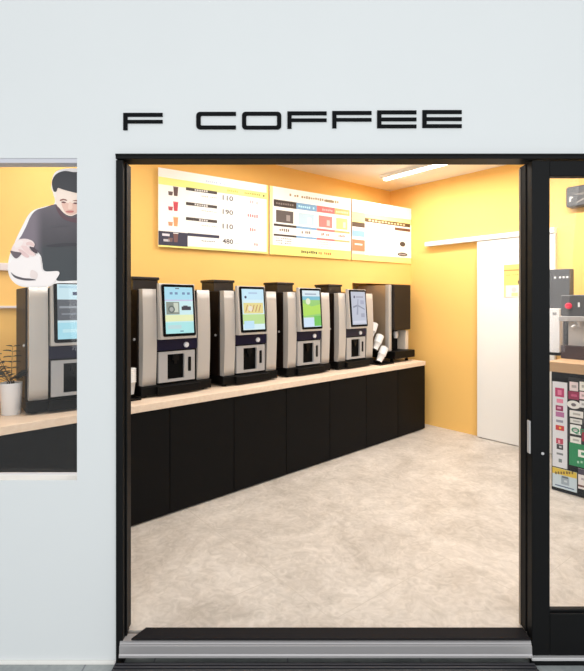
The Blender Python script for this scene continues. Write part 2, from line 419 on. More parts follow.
# ------------------------------------------------------------------ coffee machines
def P_mach(a): 
    x, y = at_s(1.5163e-3, 2269.7); return (x+CD.x*a, y+CD.y*a, SLAB)
PITCH, MW, MD = 0.7105, 0.595, 0.50
def bow(z0, z1, y, b, n=10, back=0.06):
    pr = [(y-b*math.sin(math.pi*(k/n)) , z0+(z1-z0)*k/n) for k in range(n+1)]
    return pr[::-1]+[(back, z0), (back, z1)]
def screen_art(kind):
    p = Print(0.82)
    W, H = 0.236, 0.346; y = 0.0
    def R(x0, x1, z0, z1, c, l): p.rect(x0*W, x1*W, z0*H, z1*H, c, -0.0004*l)
    if kind == 0:
        R(0,1,0,1,(206,236,246),0); R(0,1,.34,.72,(92,96,104),1); R(.05,.95,.56,.60,(150,156,164),2); R(.1,.7,.44,.47,(130,136,146),2); R(0,1,0,.30,(168,224,240),1)
        R(.38,.58,.80,.86,(44,60,96),2); R(.05,.95,.93,.97,(176,214,232),2); R(.12,.5,.12,.18,(196,236,246),2); p.disc(.74*W,.52*H,.09*W,(176,184,190),-0.0014)
    elif kind == 1:
        R(0,1,0,1,(205,238,244),0); R(0,1,.72,1,(170,222,242),1); R(0,1,.70,.73,(200,200,232),2); R(0,1,.26,.40,(232,240,190),1); R(0,1,0,.24,(172,232,234),1)
        for x in (.18,.36,.62,.8): R(x,x+.10,.84,.89,(112,140,178),2)
        R(.38,.52,.96,.98,(90,90,100),2); R(.04,.50,.41,.68,(138,148,138),2); R(.30,.46,.46,.66,(206,214,200),3)
        p.disc(.22*W,.52*H,.12*W,(96,108,104),-0.0015); p.disc(.22*W,.52*H,.07*W,(170,176,172),-0.0018)
        R(.58,.92,.50,.58,(50,50,66),2); R(.64,.80,.57,.60,(60,60,76),3); R(.08,.55,.10,.18,(190,222,226),2); R(.5,.62,.03,.06,(110,160,180),2)
    elif kind == 2:
        R(0,1,0,1,(214,240,248),0); R(0,1,.74,1,(196,232,250),1); R(.05,.95,.40,.66,(228,216,146),1); p.disc(.16*W,.80*H,.05*W,(50,60,96),-0.001)
        R(.3,.7,.88,.92,(170,200,230),2); R(0,1,.14,.38,(188,222,150),1); R(.05,.5,.03,.22,(190,228,250),2)
        for k in range(5):
            x = .12+.15*k; p.flat([(x*W,.45*H),((x+.10)*W,.62*H),((x+.13)*W,.60*H),((x+.03)*W,.43*H)], (192,140,96), -0.0012)
        p.disc(.35*W,.52*H,.10*W,(236,226,210),-0.0016)
    elif kind == 3:
        R(0,1,0,1,(216,234,244),0); R(0,1,.26,.74,(150,206,120),1); p.flat([(0,.3*H),(W,.36*H),(W,.62*H),(.5*W,.56*H),(0,.66*H)], (176,222,96), -0.0008)
        R(0,1,.74,.84,(120,190,214),1); R(.15,.8,.88,.92,(160,176,196),2); R(0,1,0,.24,(206,228,250),1); R(.6,1,.02,.30,(110,196,90),2)
        p.disc(.3*W,.7*H,.13*W,(226,238,206),-0.0012)
    else:
        R(0,1,0,1,(186,194,212),0)
        p.flat([(.1*W,.50*H),(.42*W,.56*H),(.9*W,.44*H),(.9*W,.48*H),(.42*W,.61*H),(.1*W,.56*H)], (140,148,170), -0.0008)
        p.flat([(.30*W,.30*H),(.42*W,.30*H),(.50*W,.78*H),(.44*W,.78*H)], (150,158,182), -0.001)
        p.disc(.22*W,.84*H,.06*W,(96,100,128),-0.001); R(.34,.84,.82,.86,(150,156,178),1); R(.62,.88,.62,.74,(162,170,196),2); R(.62,.88,.22,.34,(160,166,188),2); R(.06,.94,.04,.12,(206,212,228),1)
    return p
mlabels = ['coffee machine behind the left window glass', 'coffee machine nearest the doorway jamb, round grey picture on screen',
           'coffee machine, second inside the doorway, yellow brown picture on screen', 'coffee machine, third inside the doorway, green fields on screen',
           'coffee machine, fourth inside the doorway, greyish lilac screen']
for i in range(5):
    m = thing('coffee_machine', 'silver and black touchscreen '+mlabels[i], 'coffee machine', P_mach((i-1)*PITCH-(0.03 if i == 0 else 0)), CRZ-(math.radians(7) if i == 0 else 0), 'touchscreen coffee machines in a row')
    MB().box(0.0, MW, -0.012, MD, 0.012, 0.082).build('base', M_body, m, bevel=0.006)
    for fx in (0.05, MW-0.05):
        for fy in (0.05, MD-0.06): MB().lathe([(0.02,0),(0.02,0.013)], (fx,fy,0), 14).build('rubber_foot', M_hole, m)
    MB().box(0.004, MW-0.004, 0.055, MD, 0.082, 0.785).build('body', M_side, m, bevel=0.006)
    MB().box(0.112, MW-0.112, 0.012, 0.056, 0.082, 0.786).build('centre_column', M_body, m, bevel=0.003)
    MB().xprism(bow(0.086, 0.79, 0.0, 0.014), 0.014, 0.120, 0, True).build('side_panel', M_silver, m)
    MB().xprism(bow(0.086, 0.79, 0.0, 0.014), MW-0.125, MW-0.012, 0, True).build('side_panel', M_silver, m)
    MB().box(0.112, MW-0.112, 0.0, 0.013, 0.335, 0.43).build('control_strip', M_navy, m, bevel=0.002)
    MB().lathe([(0.021,0),(0.021,0.008),(0.016,0.013)], n=18, M=Matrix.Rotation(math.radians(90),4,'X')).build('button', M_knob, m, loc=(0.372,0.0,0.368))
    # dispensing bay
    b = MB(); x0,x1,z0,z1 = 0.136,0.442,0.098,0.325; hx0,hx1,hz0,hz1 = 0.208,0.350,0.118,0.304
    for q in ((x0,hx0,z0,z1),(hx1,x1,z0,z1),(hx0,hx1,z0,hz0),(hx0,hx1,hz1,z1)): b.box(q[0],q[1],-0.012,0.012,q[2],q[3])
    bay = b.build('dispensing_bay', M_silver2, m)
    MB().box(hx0,hx1,0.006,0.0118,hz0,hz1).build('bay_recess', M_hole, bay)
    MB().box(hx0+0.045,hx1-0.045,-0.010,0.006,hz1-0.05,hz1-0.004).box(hx0+0.06,hx1-0.06,-0.006,0.004,hz1-0.075,hz1-0.05).build('nozzle', M_body, bay)
    MB().rbox(0.382,0.408,-0.016,-0.012,0.165,0.275,0.006).build('bay_handle', M_body, bay)
    MB().box(0.115, MW-0.115, -0.04, -0.012, 0.014, 0.075).build('drip_tray', M_body, m, bevel=0.005)
    # tilted touchscreen
    scr = MB(); SX0,SX1 = 0.128,0.428
    scr.xprism([(0.0,0.832),(-0.028,0.832),(-0.062,0.420),(0.0,0.420)], SX0, SX1)
    sh_ = scr.build('screen_housing', M_silver, m, bevel=0.006)
    tilt = math.atan2(0.034, 0.412)
    bz = MB().rbox(0.0, 0.274, -0.008, 0.0, 0.0, 0.388, 0.012).build('bezel', M_hole, sh_, loc=(SX0+0.018, -0.0610, 0.440)); bz.rotation_euler.x = -tilt
    sc_ = screen_art(i).build('display', bz, loc=(0.019, -0.0086, 0.021))
    h = MB(); h.box(0.0, 0.20, 0.12, 0.31, 0.785, 0.862).box(-0.008, 0.208, 0.112, 0.318, 0.862, 0.884)
    if i > 0: h.build('bean_hopper', mat('hopper_dark', rgb(34,27,24), 0.4) if i == 1 else bpy.data.materials['hopper_dark'], m, bevel=0.004)
    MB().lathe([(0.010,0),(0.010,0.010)], n=12, M=Matrix.Rotation(math.radians(-90),4,'Y')).build('side_lock', M_alu, m, loc=(0.005,0.10,0.42))

# tall dispenser at the far end
g = thing('hot_drink_dispenser', 'tall brown steel and black drinks dispenser at the far right end of the worktop', 'dispenser', P_mach(3.035), CRZ)
GW, GD = 0.40, 0.46
for fx in (0.05, GW-0.05):
    for fy in (0.0, GD-0.06): MB().lathe([(0.022,0),(0.016,0.045)], (fx,fy,0), 14).build('foot', M_hole, g)
MB().box(0, GW+0.01, -0.08, GD, 0.045, 0.13).build('drip_tray_base', M_body, g, bevel=0.006)
MB().box(0.0, GW, 0.12, GD, 0.13, 0.365).build('back_column', M_body, g, bevel=0.003)
MB().box(0.0, GW, 0.05, GD, 0.36, 0.898).build('upper_body', M_side, g, bevel=0.006)
MB().box(-0.004, 0.0, 0.055, GD, 0.13, 0.895).build('side_panel', M_steel, g)
MB().box(-0.006, 0.05, 0.0, 0.055, 0.13, 0.899).build('corner_post', M_silver, g, bevel=0.008)
MB().box(0.05, GW, -0.03, 0.052, 0.37, 0.903).build('front_door', mat('gloss_dark', rgb(38,32,29), 0.4, spec=0.15), g, bevel=0.012)
MB().lathe([(0.022,0),(0.03,0.04),(0.03,0.08)], (0.2,0.05,0.27), 16).build('nozzle', M_alu, g)
MB().box(GW-0.065, GW-0.005, 0.0, 0.12, 0.13, 0.36).build('cup_guide', mat('pale_plastic', rgb(214,200,184), 0.5), g, bevel=0.005)
# cup dispenser racks
def cup_rack(loc, lab, w, d, h, pegs):
    r = thing('cup_rack', lab, 'cup rack', loc, CRZ)
    MB().box(0, w, -d, 0.0, 0, 0.014).build('base_plate', M_body, r, bevel=0.002)
    MB().box(0, w, -0.012, 0.0, 0.014, h).build('back_plate', M_body, r, bevel=0.002)
    for (x, y, z, ang) in pegs:
        R_ = Matrix.Rotation(math.radians(ang), 4, 'Y')
        b = MB().lathe([(0.030,-0.016),(0.032,-0.002)], (x,y,z), 18, 0, R_)
        q = Vector((x,y,z))+R_.to_3x3() @ Vector((0,0,-0.010))
        b.tube([q, (q.x, -0.011, q.z)], 0.008, 0, 8); b.build('cup_holder', M_body, r)
    return r
def cup_stack(loc, lab, ang, n):
    pr = [(0.030,0.0),(0.041,0.085)]
    for k in range(n): z = 0.085+0.013*k; pr += [(0.042,z),(0.046,z+0.002),(0.046,z+0.007),(0.042,z+0.009)]
    o = MB().lathe(pr, n=20, M=Matrix.Rotation(math.radians(ang),4,'Y')).build('paper_cup_stack', M_cup, loc=loc, rz=CRZ)
    return tag(o, lab, 'paper cups', 'nested stacks of white paper cups')
def lp(a, v, z):
    p = P_mach(a); return (p[0]-CD.y*v, p[1]+CD.x*v, SLAB+z)
a0, v0 = 2.745, 0.235
cs = [(2.795,-0.03,0.035,36,'lowest front stack of white paper cups leaning at the far end of the worktop'),
      (2.80,0.03,0.165,34,'middle stack of white paper cups leaning beside the tall dispenser'),
      (2.80,0.10,0.29,28,'topmost stack of white paper cups beside the fourth machine')]
cup_rack(lp(a0, v0, 0), 'black cup rack standing between the fourth machine and the tall dispenser', 0.27, 0.32, 0.46, [(c[0]-a0, c[1]-v0, c[2], c[3]) for c in cs])
for c in cs: cup_stack(lp(*c[:3]), c[4], c[3], 8)
cup_rack(lp(-0.104, 0.16, 0), 'black cup rack at the doorway jamb, left of the nearest machine', 0.092, 0.20, 0.34, [(0.046,-0.11,0.035,0)])
cup_stack(lp(-0.058, 0.05, 0.036), 'stack of white paper cups at the doorway jamb, left of the nearest machine', 0, 8)

# ------------------------------------------------------------------ menu boards
def board(x0, x1, lab):
    u0, z = MBP.uz(x0, 0); u1, _ = MBP.uz(x1, 0)
    t = thing('menu_board', lab, 'menu board', MBP.pt(u0, 0, 2.0), MBP.rz, 'menu boards on the wall above the machines')
    W = u1-u0; H = 0.70
    MB().box(0, W, -0.010, -0.001, 0, H).build('panel', mat('board_cream', rgb(255,252,246), 0.6) if 'board_cream' not in bpy.data.materials else bpy.data.materials['board_cream'], t)
    return t, W, H
DK = (66,56,52); PALE = (236,228,222); YB = (250,240,140)
def squiggle(p, x0, x1, z0, z1, c, y, n, ink_c=PALE):
    p.rect(x0, x1, z0, z1, c, y)
def dashes(p, x0, x1, z, h, c, y, n, seed=1):
    r = random.Random(seed); x = x0; step = (x1-x0)/n
    for k in range(n):
        if r.random() < 0.85: p.rect(x+step*k, x+step*(k+0.7), z+h*0.2*r.random(), z+h*(0.75+0.25*r.random()), c, y)
# board 1: four drinks with prices
t, W, H = board(158, 267.5, 'large white menu board on the left with four drink rows and prices'); p = Print()
p.rect(0, W, H*.79, H*.885, (244,244,146), -0.0104); p.rect(W*.985, W, 0, H, YB, -0.0106); p.rect(0, W, 0, H*.03, YB, -0.0104)
dashes(p, W*.40, W*.58, H*.90, H*.035, (196,208,232), -0.0106, 10)
dashes(p, W*.56, W*.70, H*.82, H*.035, (200,188,90), -0.0108, 8, 2); dashes(p, W*.76, W*.92, H*.82, H*.035, (180,168,80), -0.0108, 9, 3); p.disc(W*.955, H*.835, H*.015, (100,96,50), -0.0108)
rows = [.645,.452,.255,.05]
cups = [(96,72,70),(206,72,84),(240,160,110),(120,84,80)]
prices = ['110','190','110','480']; pinks = [(230,180,180),(228,120,126),(226,136,136),(190,156,152)]
for k, z in enumerate(rows):
    z = z*H
    if k == 3:
        p.rect(0, W*.24, H*.02, H*.20, (56,54,74), -0.0106); p.rect(W*.24, W*.52, H*.165, H*.205, (56,54,74), -0.0106); p.rect(W*.03, W*.09, z+H*.09, z+H*.12, (226,222,226), -0.0109); p.rect(W*.04, W*.09, z+H*.02, z+H*.05, (200,196,200), -0.0109)
    else:
        p.rect(W*.225, W*.50, z+H*.115, z+H*.155, DK, -0.0106); dashes(p, W*.30, W*.42, z+H*.12, H*.03, (214,208,204), -0.0109, 6, k)
    cc = cups[k]
    p.flat([(W*.125,z+H*.02),(W*.155,z+H*.02),(W*.16,z+H*.13),(W*.12,z+H*.13)], cc, -0.0109)
    p.flat([(W*.082,z+H*.02),(W*.112,z+H*.02),(W*.117,z+H*.07),(W*.077,z+H*.07)], tuple(int(c*.75+30) for c in cc), -0.0109)
    p.rect(W*.118, W*.162, z+H*.13, z+H*.14, (250,250,250) if k == 3 else tuple(min(255,c+40) for c in cc), -0.0112)
    dashes(p, W*.36, W*.50, z+H*.055, H*.02, (224,190,184) if k < 3 else (150,150,146), -0.0108, 9, 10+k)
    p.text(prices[k], W*.55, z+H*.05, H*.07, (84,78,78), -0.0108, W*.10); p.rect(W*.665, W*.73, z+H*.06, z+H*.07, (216,210,206), -0.0108)
    dashes(p, W*.79, W*.90, z+H*.05, H*.05, pinks[k], -0.0108, 5, 20+k)
p.build('print', t)
# board 2: four coloured columns
t, W, H = board(269.5, 350.2, 'middle menu board with black, blue, red and orange columns'); p = Print()
p.rect(0, W, H*.0, H*.14, (252,238,130), -0.0104); p.rect(0, W*.03, 0, H, (250,240,170), -0.0103)
dashes(p, W*.22, W*.84, H*.885, H*.045, (176,150,112), -0.0106, 22, 5); p.rect(W*.66, W*.76, H*.885, H*.925, (150,130,90), -0.0107)
cols = [((64,52,46),(90,80,78)),((124,170,210),(196,220,236)),((240,112,110),(238,130,124)),((250,176,110),(252,220,130))]
xs = [.04,.30,.55,.78,.985]
for k, (c, c2) in enumerate(cols):
    a, b_ = xs[k]*W, xs[k+1]*W; w = b_-a
    p.rect(a, b_, H*.71, H*.81, c, -0.0106); dashes(p, a+w*.1, b_-w*.1, H*.74, H*.035, tuple(min(255, v+70) for v in c), -0.0109, 8, k)
    p.rect(a+w*.10, b_-w*.14, H*.48, H*.66, c2, -0.0106); p.rect(a+w*.55, a+w*.72, H*.51, H*.60, tuple(min(255, v+60) for v in c2), -0.0109)
    p.rect(a, b_, H*.42, H*.455, c, -0.0106); p.rect(a, b_, H*.275, H*.305, c, -0.0106)
    dashes(p, a+w*.25, b_-w*.3, H*.345, H*.05, (120,104,96) if k < 2 else (170,110,90), -0.0106, 5, 40+k)
    for q in range(3): dashes(p, a+w*.08, b_-w*.2, H*(.235-.035*q), H*.018, tuple(min(255, v+50) for v in c2), -0.0106, 9, 60+3*k+q)
dashes(p, W*.36, W*.56, H*.045, H*.05, (70,60,44), -0.0107, 9, 7); dashes(p, W*.57, W*.74, H*.045, H*.05, (232,110,60), -0.0107, 7, 8)
p.build('print', t)
# board 3
t, W, H = board(351.5, 410.6, 'right menu board with white panel, brown heading and two dark round stamps'); p = Print()
p.rect(0, W, 0, H*.10, (252,236,140), -0.0104); p.rect(0, W*.2, H*.62, H*.80, (252,240,150), -0.0104); p.rect(W*.2, W, H*.70, H*.80, (252,240,160), -0.0103)
p.rect(0, W*.2, H*.55, H*.63, (90,70,56), -0.0106); p.rect(0, W*.2, H*.49, H*.545, (214,206,232), -0.0106); p.rect(0, W*.2, H*.39, H*.49, (140,178,220), -0.0106)
p.rect(0, W*.2, H*.15, H*.34, (244,128,92), -0.0106); p.rect(W*.04, W*.16, H*.25, H*.275, (255,238,228), -0.0108); p.rect(0, W*.2, H*.10, H*.15, (240,208,200), -0.0107)
p.rect(W*.2, W*.98, H*.655, H*.72, (96,70,40), -0.0106); dashes(p, W*.26, W*.9, H*.67, H*.035, (220,200,160), -0.0108, 12, 11); p.rect(W*.7, W*.98, H*.575, H*.625, (112,74,52), -0.0107)
p.disc(W*.84, H*.34, W*.05, (74,64,60), -0.0107, H*.045); p.disc(W*.84, H*.155, W*.09, (84,74,72), -0.0107, H*.035); dashes(p, W*.78, W*.90, H*.14, H*.03, (190,180,176), -0.0109, 5, 3)
p.disc(W*.27, H*.12, W*.02, (190,222,216), -0.0107); dashes(p, W*.4, W*.64, H*.12, H*.02, (232,222,214), -0.0107, 8, 12)
for q in range(5): dashes(p, W*.30, W*.70, H*(.50-.07*q), H*.014, (244,236,230), -0.0107, 12, 80+q)
p.build('print', t)

# ------------------------------------------------------------------ white sliding door on the yellow wall
d2 = bpy.data.objects.new('door_2', None); COL.objects.link(d2); struct(d2); d2.location = RW.pt(0); d2.rotation_euler.z = RW.rz
DW = RW.u(557)
MB().box(0.02, DW, -0.055, -0.015, 0.008, 2.19).build('door_leaf', M_white, d2, bevel=0.003)
MB().box(RW.u(424.5,-0.07), DW, -0.07, 0, 2.192, 2.245).build('door_rail', M_white, d2, bevel=0.004)
u0, z0 = RW.uz(504, 297, -.057); u1 = RW.u(530, -.057); z1 = RW.uz(504, 265, -.057)[1]
po = thing('notice_poster', 'small orange notice stuck on the white sliding door', 'poster', RW.pt(u0, -0.0565, z0), RW.rz)
W, H = u1-u0, z1-z0
MB().box(0, W, -0.003, 0, 0, H).build('sheet', ink(248,206,118), po); p = Print()
p.rect(0, W, H*.90, H, (238,224,120), -0.0034); p.rect(0, W, H*.80, H*.845, (206,150,84), -0.0034); p.rect(W*.08, W, 0, H*.36, (246,226,220), -0.0034); p.rect(W*.55, W*.85, H*.40, H*.50, (110,84,60), -0.0036)
p.disc(W*.4, H*.22, W*.10, (226,196,196), -0.0036); p.rect(W*.3, W*.55, H*.02, H*.13, (232,216,150), -0.0036); dashes(p, W*.1, W*.9, H*.66, H*.04, (228,170,90), -0.0036, 10, 4); p.rect(0, W*.08, 0, H*.36, (232,214,150), -0.0035)
p.build('print', po)
# wall sign box at upper right
u0, zt_ = RW.uz(570, 189, 0); zb_ = RW.uz(570, 209, 0)[1]; H = zt_-zb_
sp = thing('wall_sign_box', 'dark grey sign box with a pale mark high on the yellow wall', 'sign', RW.pt(u0, 0, zb_), RW.rz)
MB().rbox(0, 0.62, -0.10, -0.001, 0, H, 0.02).build('housing', M_grey, sp); p = Print()
p.flat([(0.03,0.05),(0.045,0.05),(0.05,0.085),(0.065,0.08),(0.06,0.095),(0.035,0.10)], (214,212,208), -0.1006)
p.flat([(0.05,0.12),(0.14,0.10),(0.22,0.13),(0.14,0.12)], (120,116,112), -0.1006); p.flat([(0.10,0.03),(0.17,0.06),(0.16,0.07),(0.09,0.04)], (140,136,132), -0.1006)
p.build('pale_mark', sp)

# ------------------------------------------------------------------ right-hand service counter with its machines and stickers
RC = Plane((FX(551.5, 3.87), 3.87), (0.6325, -0.7745))     # counter front
M_oak2 = wood('oak_edge', rgb(206,172,132), rgb(170,132,96), RC.rz)
sc = thing('service_counter', 'black fronted service counter with oak top behind the glass door', 'counter', RC.pt(0), RC.rz)
MB().box(0, 1.25, 0.0, 0.72, 0.0, 0.95).build('cabinet_body', M_cab, sc, bevel=0.002)
MB().box(-0.03, 1.27, -0.02, 0.74, 0.95, 1.03).build('countertop', M_oak2, sc, bevel=0.004)
ctop = 1.031
# grey box with dots
v = 0.56; u0 = RC.u(549, v); u1 = RC.u(569.5, v); zt_ = RC.uz(561, 269, v)[1]
k = thing('ticket_machine', 'dark grey box with white dots on the service counter behind the glass', 'box', RC.pt(u0, v, ctop), RC.rz)
Hh = zt_-ctop; MB().box(0, u1-u0, 0, 0.10, 0, Hh).build('case', M_grey, k, bevel=0.006); p = Print()
for q in (.30,.55,.72,.90): p.rect((u1-u0)*q-.008, (u1-u0)*q+.008, Hh-0.085, Hh-0.066, (225,225,225), -0.0008)
p.build('indicator_dots', k)
# white panel
v = 0.47; u0 = RC.u(548, v); u1 = RC.u(559.5, v); zt_ = RC.uz(555, 308.5, v)[1]; Hh = zt_-ctop
k = thing('towel_dispenser', 'white upright dispenser box at the left end of the service counter', 'dispenser', RC.pt(u0, v, ctop), RC.rz)
MB().rbox(0, u1-u0, 0, 0.08, 0.025, Hh, 0.006).build('case', M_pot, k)
MB().box(0.0, u1-u0, 0.002, 0.08, 0, 0.026).build('foot', M_body, k); p = Print(); p.rect((u1-u0)*.4,(u1-u0)*.75,Hh-.06,Hh-.035,(150,150,150),-0.0008); p.build('lock', k)
# espresso machine
v = 0.30; u0 = RC.u(561.5, v); zt_ = RC.uz(565, 295, v)[1]; W = 0.62; Hh = zt_-ctop
k = thing('espresso_machine', 'silver espresso machine with dark top panel and red button on the service counter', 'espresso machine', RC.pt(u0, v, ctop), RC.rz)
def zz(py): return RC.uz(566, py, v)[1]-ctop
MB().box(0.0, W, -0.02, 0.15, 0, zz(345.5)).build('drip_tray', mat('tray_dark', rgb(58,40,42), 0.5), k, bevel=0.004)
MB().box(0.03, W, 0.06, 0.15, zz(346), zz(321)).build('back_body', M_alu, k, bevel=0.004)
MB().box(0.0, W, -0.06, 0.15, zz(321), zz(316)).build('shelf_plate', M_silver2, k, bevel=0.004)
MB().rbox(0.0, W, -0.02, 0.15, zz(316), Hh, 0.012).build('control_head', M_grey, k)
for gx_ in (0.12, 0.34):
    gh = MB().lathe([(0.035,-0.05),(0.038,0.0)], (gx_,0.02,zz(321)), 18).tube([(gx_,0.0,zz(324)),(gx_,-0.12,zz(327))], 0.012)
    gh.build('portafilter', M_alu, k)
MB().lathe([(0.026,0),(0.026,0.012),(0.02,0.018)], n=20, M=Matrix.Rotation(math.radians(90),4,'X')).build('red_button', mat('button_red', rgb(226,36,70), 0.4), k, loc=(0.065,-0.02,zz(306)))
p = Print(); p.rect(0.135,0.15,zz(307),zz(302.5),(230,230,230),-0.0215); p.rect(0.23,0.24,zz(306),zz(302),(210,210,210),-0.0215); p.rect(0.20,0.42,zz(316)+.005,zz(310.5),(235,235,235),-0.0215); p.text('E',0.215,zz(316)+.012,.03,(60,60,60),-0.0225); p.rect(0.245,0.29,zz(315),zz(313),(90,90,90),-0.0225)
p.build('panel_marks', k)
MB().lathe([(0.03,0),(0.03,0.07),(0.034,0.075),(0.034,0.085)], (0.23,0.08,Hh), 18).build('hopper_cap', M_body, k)

# stickers and signs on the counter front
def Rr(p, org, x0, x1, y0, y1, c, y):
    a = RC.uz(x0, y1, -0.01); b = RC.uz(x1, y0, -0.01); um = RC.u((x0+x1)/2, -0.01)
    Y = RC.pt(um, -0.01)[1]; zt_ = CH-(y0-HY)/F*Y; zb_ = CH-(y1-HY)/F*Y
    p.rect(a[0]-org[0], b[0]-org[0], zb_-org[1], zt_-org[1], c, y)
def sign(name, lab, cat, x0, x1, y0, y1, base, thick=0.006):
    u0 = RC.u(x0, -0.01); u1 = RC.u(x1, -0.01); Y = RC.pt((u0+u1)/2, -0.01)[1]
    z1 = CH-(y0-HY)/F*Y; z0 = CH-(y1-HY)/F*Y
    o = thing(name, lab, cat, RC.pt(u0, -0.0012, z0), RC.rz)
    MB().box(0, u1-u0, -thick, 0, 0, z1-z0).build('panel', ink(*base), o)
    return o, (u0, z0), Print(), -thick-0.0005
o, org, p, y = sign('payment_sign', 'tall white strip of payment logos on the service counter front', 'sign', 552.3, 567, 382, 467.5, (228,230,238))
for q in ((555,564,388,397,(190,60,110)),(556.5,563,399,403,(236,140,170)),(555.5,563,405.5,411,(150,40,90)),(555.5,564,412,417,(180,110,160)),(556,563,420,422.5,(150,150,170)),(555.5,564,425.5,430.5,(206,50,50)),
          (556,563,438.5,444,(190,60,90)),(556.5,563,444.5,449.5,(50,46,56)),(556.5,563,453,455,(130,134,140)),(558.5,561.8,459,462.5,(120,130,134))): Rr(p, org, *q, y)
for q in ((557.5,561.5,390,395,(226,130,166)),(557,561,407,409,(226,160,190)),(559,561,427,429,(240,190,70)),(558,560,440,443,(236,170,190)),(559,561.5,446,448,(200,200,206))): Rr(p, org, *q, y-0.0005)
p.build('print', o)
o, org, p, y = sign('sticker_board', 'black board crowded with white and maroon payment stickers, above the green sign', 'sign board', 568, 597, 379, 444.2, (30,30,33))
stick = [(569.4,578,382,391,(236,220,222)),(568.2,579,391.5,399.5,(150,46,84)),(569.5,583,411,417.5,(236,234,232)),(570,582,419,423.7,(226,226,222)),(570,580.8,425,434.5,(240,242,240)),
         (579.4,588,382,391,(240,238,232)),(579.4,588,392,399.5,(240,214,222)),(579.4,588,401,408,(236,234,236)),(570,581,437,443.3,(238,238,232)),(581.6,590,431,442,(150,34,60)),(584,594,411,424,(230,226,228))]
for q in stick:
    s_ = Print(); Rr(s_, org, *q, y); x0,x1,y0,y1,c = q; dk = tuple(int(v*.55) for v in c) if sum(c) > 500 else tuple(min(255,v+90) for v in c)
    Rr(s_, org, x0+(x1-x0)*.25, x0+(x1-x0)*.8, y0+(y1-y0)*.35, y0+(y1-y0)*.65, tuple(int(a*.5+b*.5) for a,b in zip(c,dk)), y-0.0006)
    s_.build('sticker', o)
a = RC.uz(573.5, 404.8, -.01); s_ = Print(); s_.disc(a[0]-org[0], a[1]-org[1], 0.048, (238,238,236), y, 0.032); s_.disc(a[0]-org[0], a[1]-org[1], 0.018, (110,104,110), y-0.0006, 0.013); s_.build('sticker', o)
a = RC.uz(571.2, 433.2, -.01); s_ = Print(); s_.text('QP', a[0]-org[0], a[1]-org[1], 0.05, (40,140,100), y-0.0012, 0.10); s_.build('sticker_logo', o)
o, org, p, y = sign('green_sign', 'green sign with a white badge on the service counter front', 'sign', 569, 597, 445, 468, (24,138,84))
Rr(p, org, 578, 592, 451, 458.2, (238,242,238), y); Rr(p, org, 581, 589, 453, 456, (60,150,110), y-0.0006)
for x in (577, 580.5, 584, 588): Rr(p, org, x, x+2, 461, 463.3, (170,214,190), y)
p.build('print', o)
o, org, p, y = sign('yellow_blue_notice', 'yellow topped pale blue notice at the foot of the service counter', 'notice', 552.3, 576.6, 469.8, 489.5, (206,222,232))
Rr(p, org, 552.3, 576.6, 469.8, 475.8, (226,196,70), y)
a = RC.uz(555, 474.6, -.01)
for i_, x in enumerate((555,557.6,560.4,563,566,568.5,571.5)): Rr(p, org, x, x+1.7, 471.6, 474.2, (120,96,40), y-0.0006)
Rr(p, org, 561, 569, 477, 485, (160,176,190), y); Rr(p, org, 562, 568, 476.6, 478.4, (96,108,120), y-0.0006); Rr(p, org, 555, 574, 486.6, 487.6, (70,90,130), y); Rr(p, org, 564, 567, 480.5, 482.5, (206,216,224), y-0.0006)
p.build('print', o)
o, org, p, y = sign('dark_notice', 'dark topped white notice beside the yellow one at the counter foot', 'notice', 578, 598, 470.8, 491, (238,232,232))
Rr(p, org, 578, 598, 470.8, 476.5, (66,60,80), y); Rr(p, org, 578, 598, 487, 489, (120,84,80), y); Rr(p, org, 581, 590, 479, 481, (190,180,186), y)
p.build('print', o)

# ------------------------------------------------------------------ left window: plant, wall rails, printed man
plx, ply = FX(11.2, 2.975), 2.975
pl = thing('potted_plant', 'thin leafed plant in a white round pot on the worktop behind the window', 'plant', (plx, ply, SLAB))
MB().lathe([(0.050,0),(0.054,0.004),(0.062,0.19),(0.063,0.196),(0.057,0.196),(0.055,0.17),(0.01,0.17)], n=30).build('pot', M_pot, pl)
MB().lathe([(0.05,0.168),(0.054,0.175),(0.01,0.182)], n=20).build('soil', M_soil, pl)
sb, lb = MB(), MB(); rnd = random.Random(12)
def leaf(b, P, d, L, w):
    d = Vector(d).normalized(); s_ = d.cross(Vector((0,0,1))).normalized(); n_ = s_.cross(d)
    P = Vector(P); q = [P, P+d*L*.35+s_*w+n_*.004, P+d*L*.7+s_*w*.7, P+d*L-Vector((0,0,L*.15)), P+d*L*.7-s_*w*.7, P+d*L*.35-s_*w+n_*.004, P+d*L*.45-n_*.003]
    b.add(q, [(0,1,6),(1,2,6),(2,3,6),(3,4,6),(4,5,6),(5,0,6)])
for k in range(15):
    a = rnd.uniform(0, 6.28); el = rnd.uniform(.35, 1.1); L = rnd.uniform(.16, .30) if k > 3 else 0.40
    a = rnd.uniform(1.9, 4.4) if k % 3 else rnd.uniform(-.7, .7)
    if k % 3 == 0: L = 0.10; el = 0.8
    if k in (1, 2): a = 3.14+rnd.uniform(-.5,.5); el = 1.0; L = 0.42
    p0 = Vector((rnd.uniform(-.02,.02), rnd.uniform(-.02,.02), .17)); path = []
    for i_ in range(7):
        t_ = i_/6; path.append(p0+Vector((math.cos(a)*math.cos(el)*L*t_*1.1, math.sin(a)*math.cos(el)*L*t_*.9, math.sin(el)*L*t_-.10*L*t_*t_+.03)))
    sb.tube([p0]+path, 0.0022, 0, 5, 0.001)
    for i_ in range(2, 7):
        for s_ in (-1, 1):
            d = Vector((math.cos(a+s_*.9), math.sin(a+s_*.9), .25 - .2*rnd.random())); leaf(lb, path[i_], d, rnd.uniform(.05,.085) if k % 3 else .04, .013)
sb.build('stems', M_stem, pl); lb.build('leaves', M_leaf, pl)
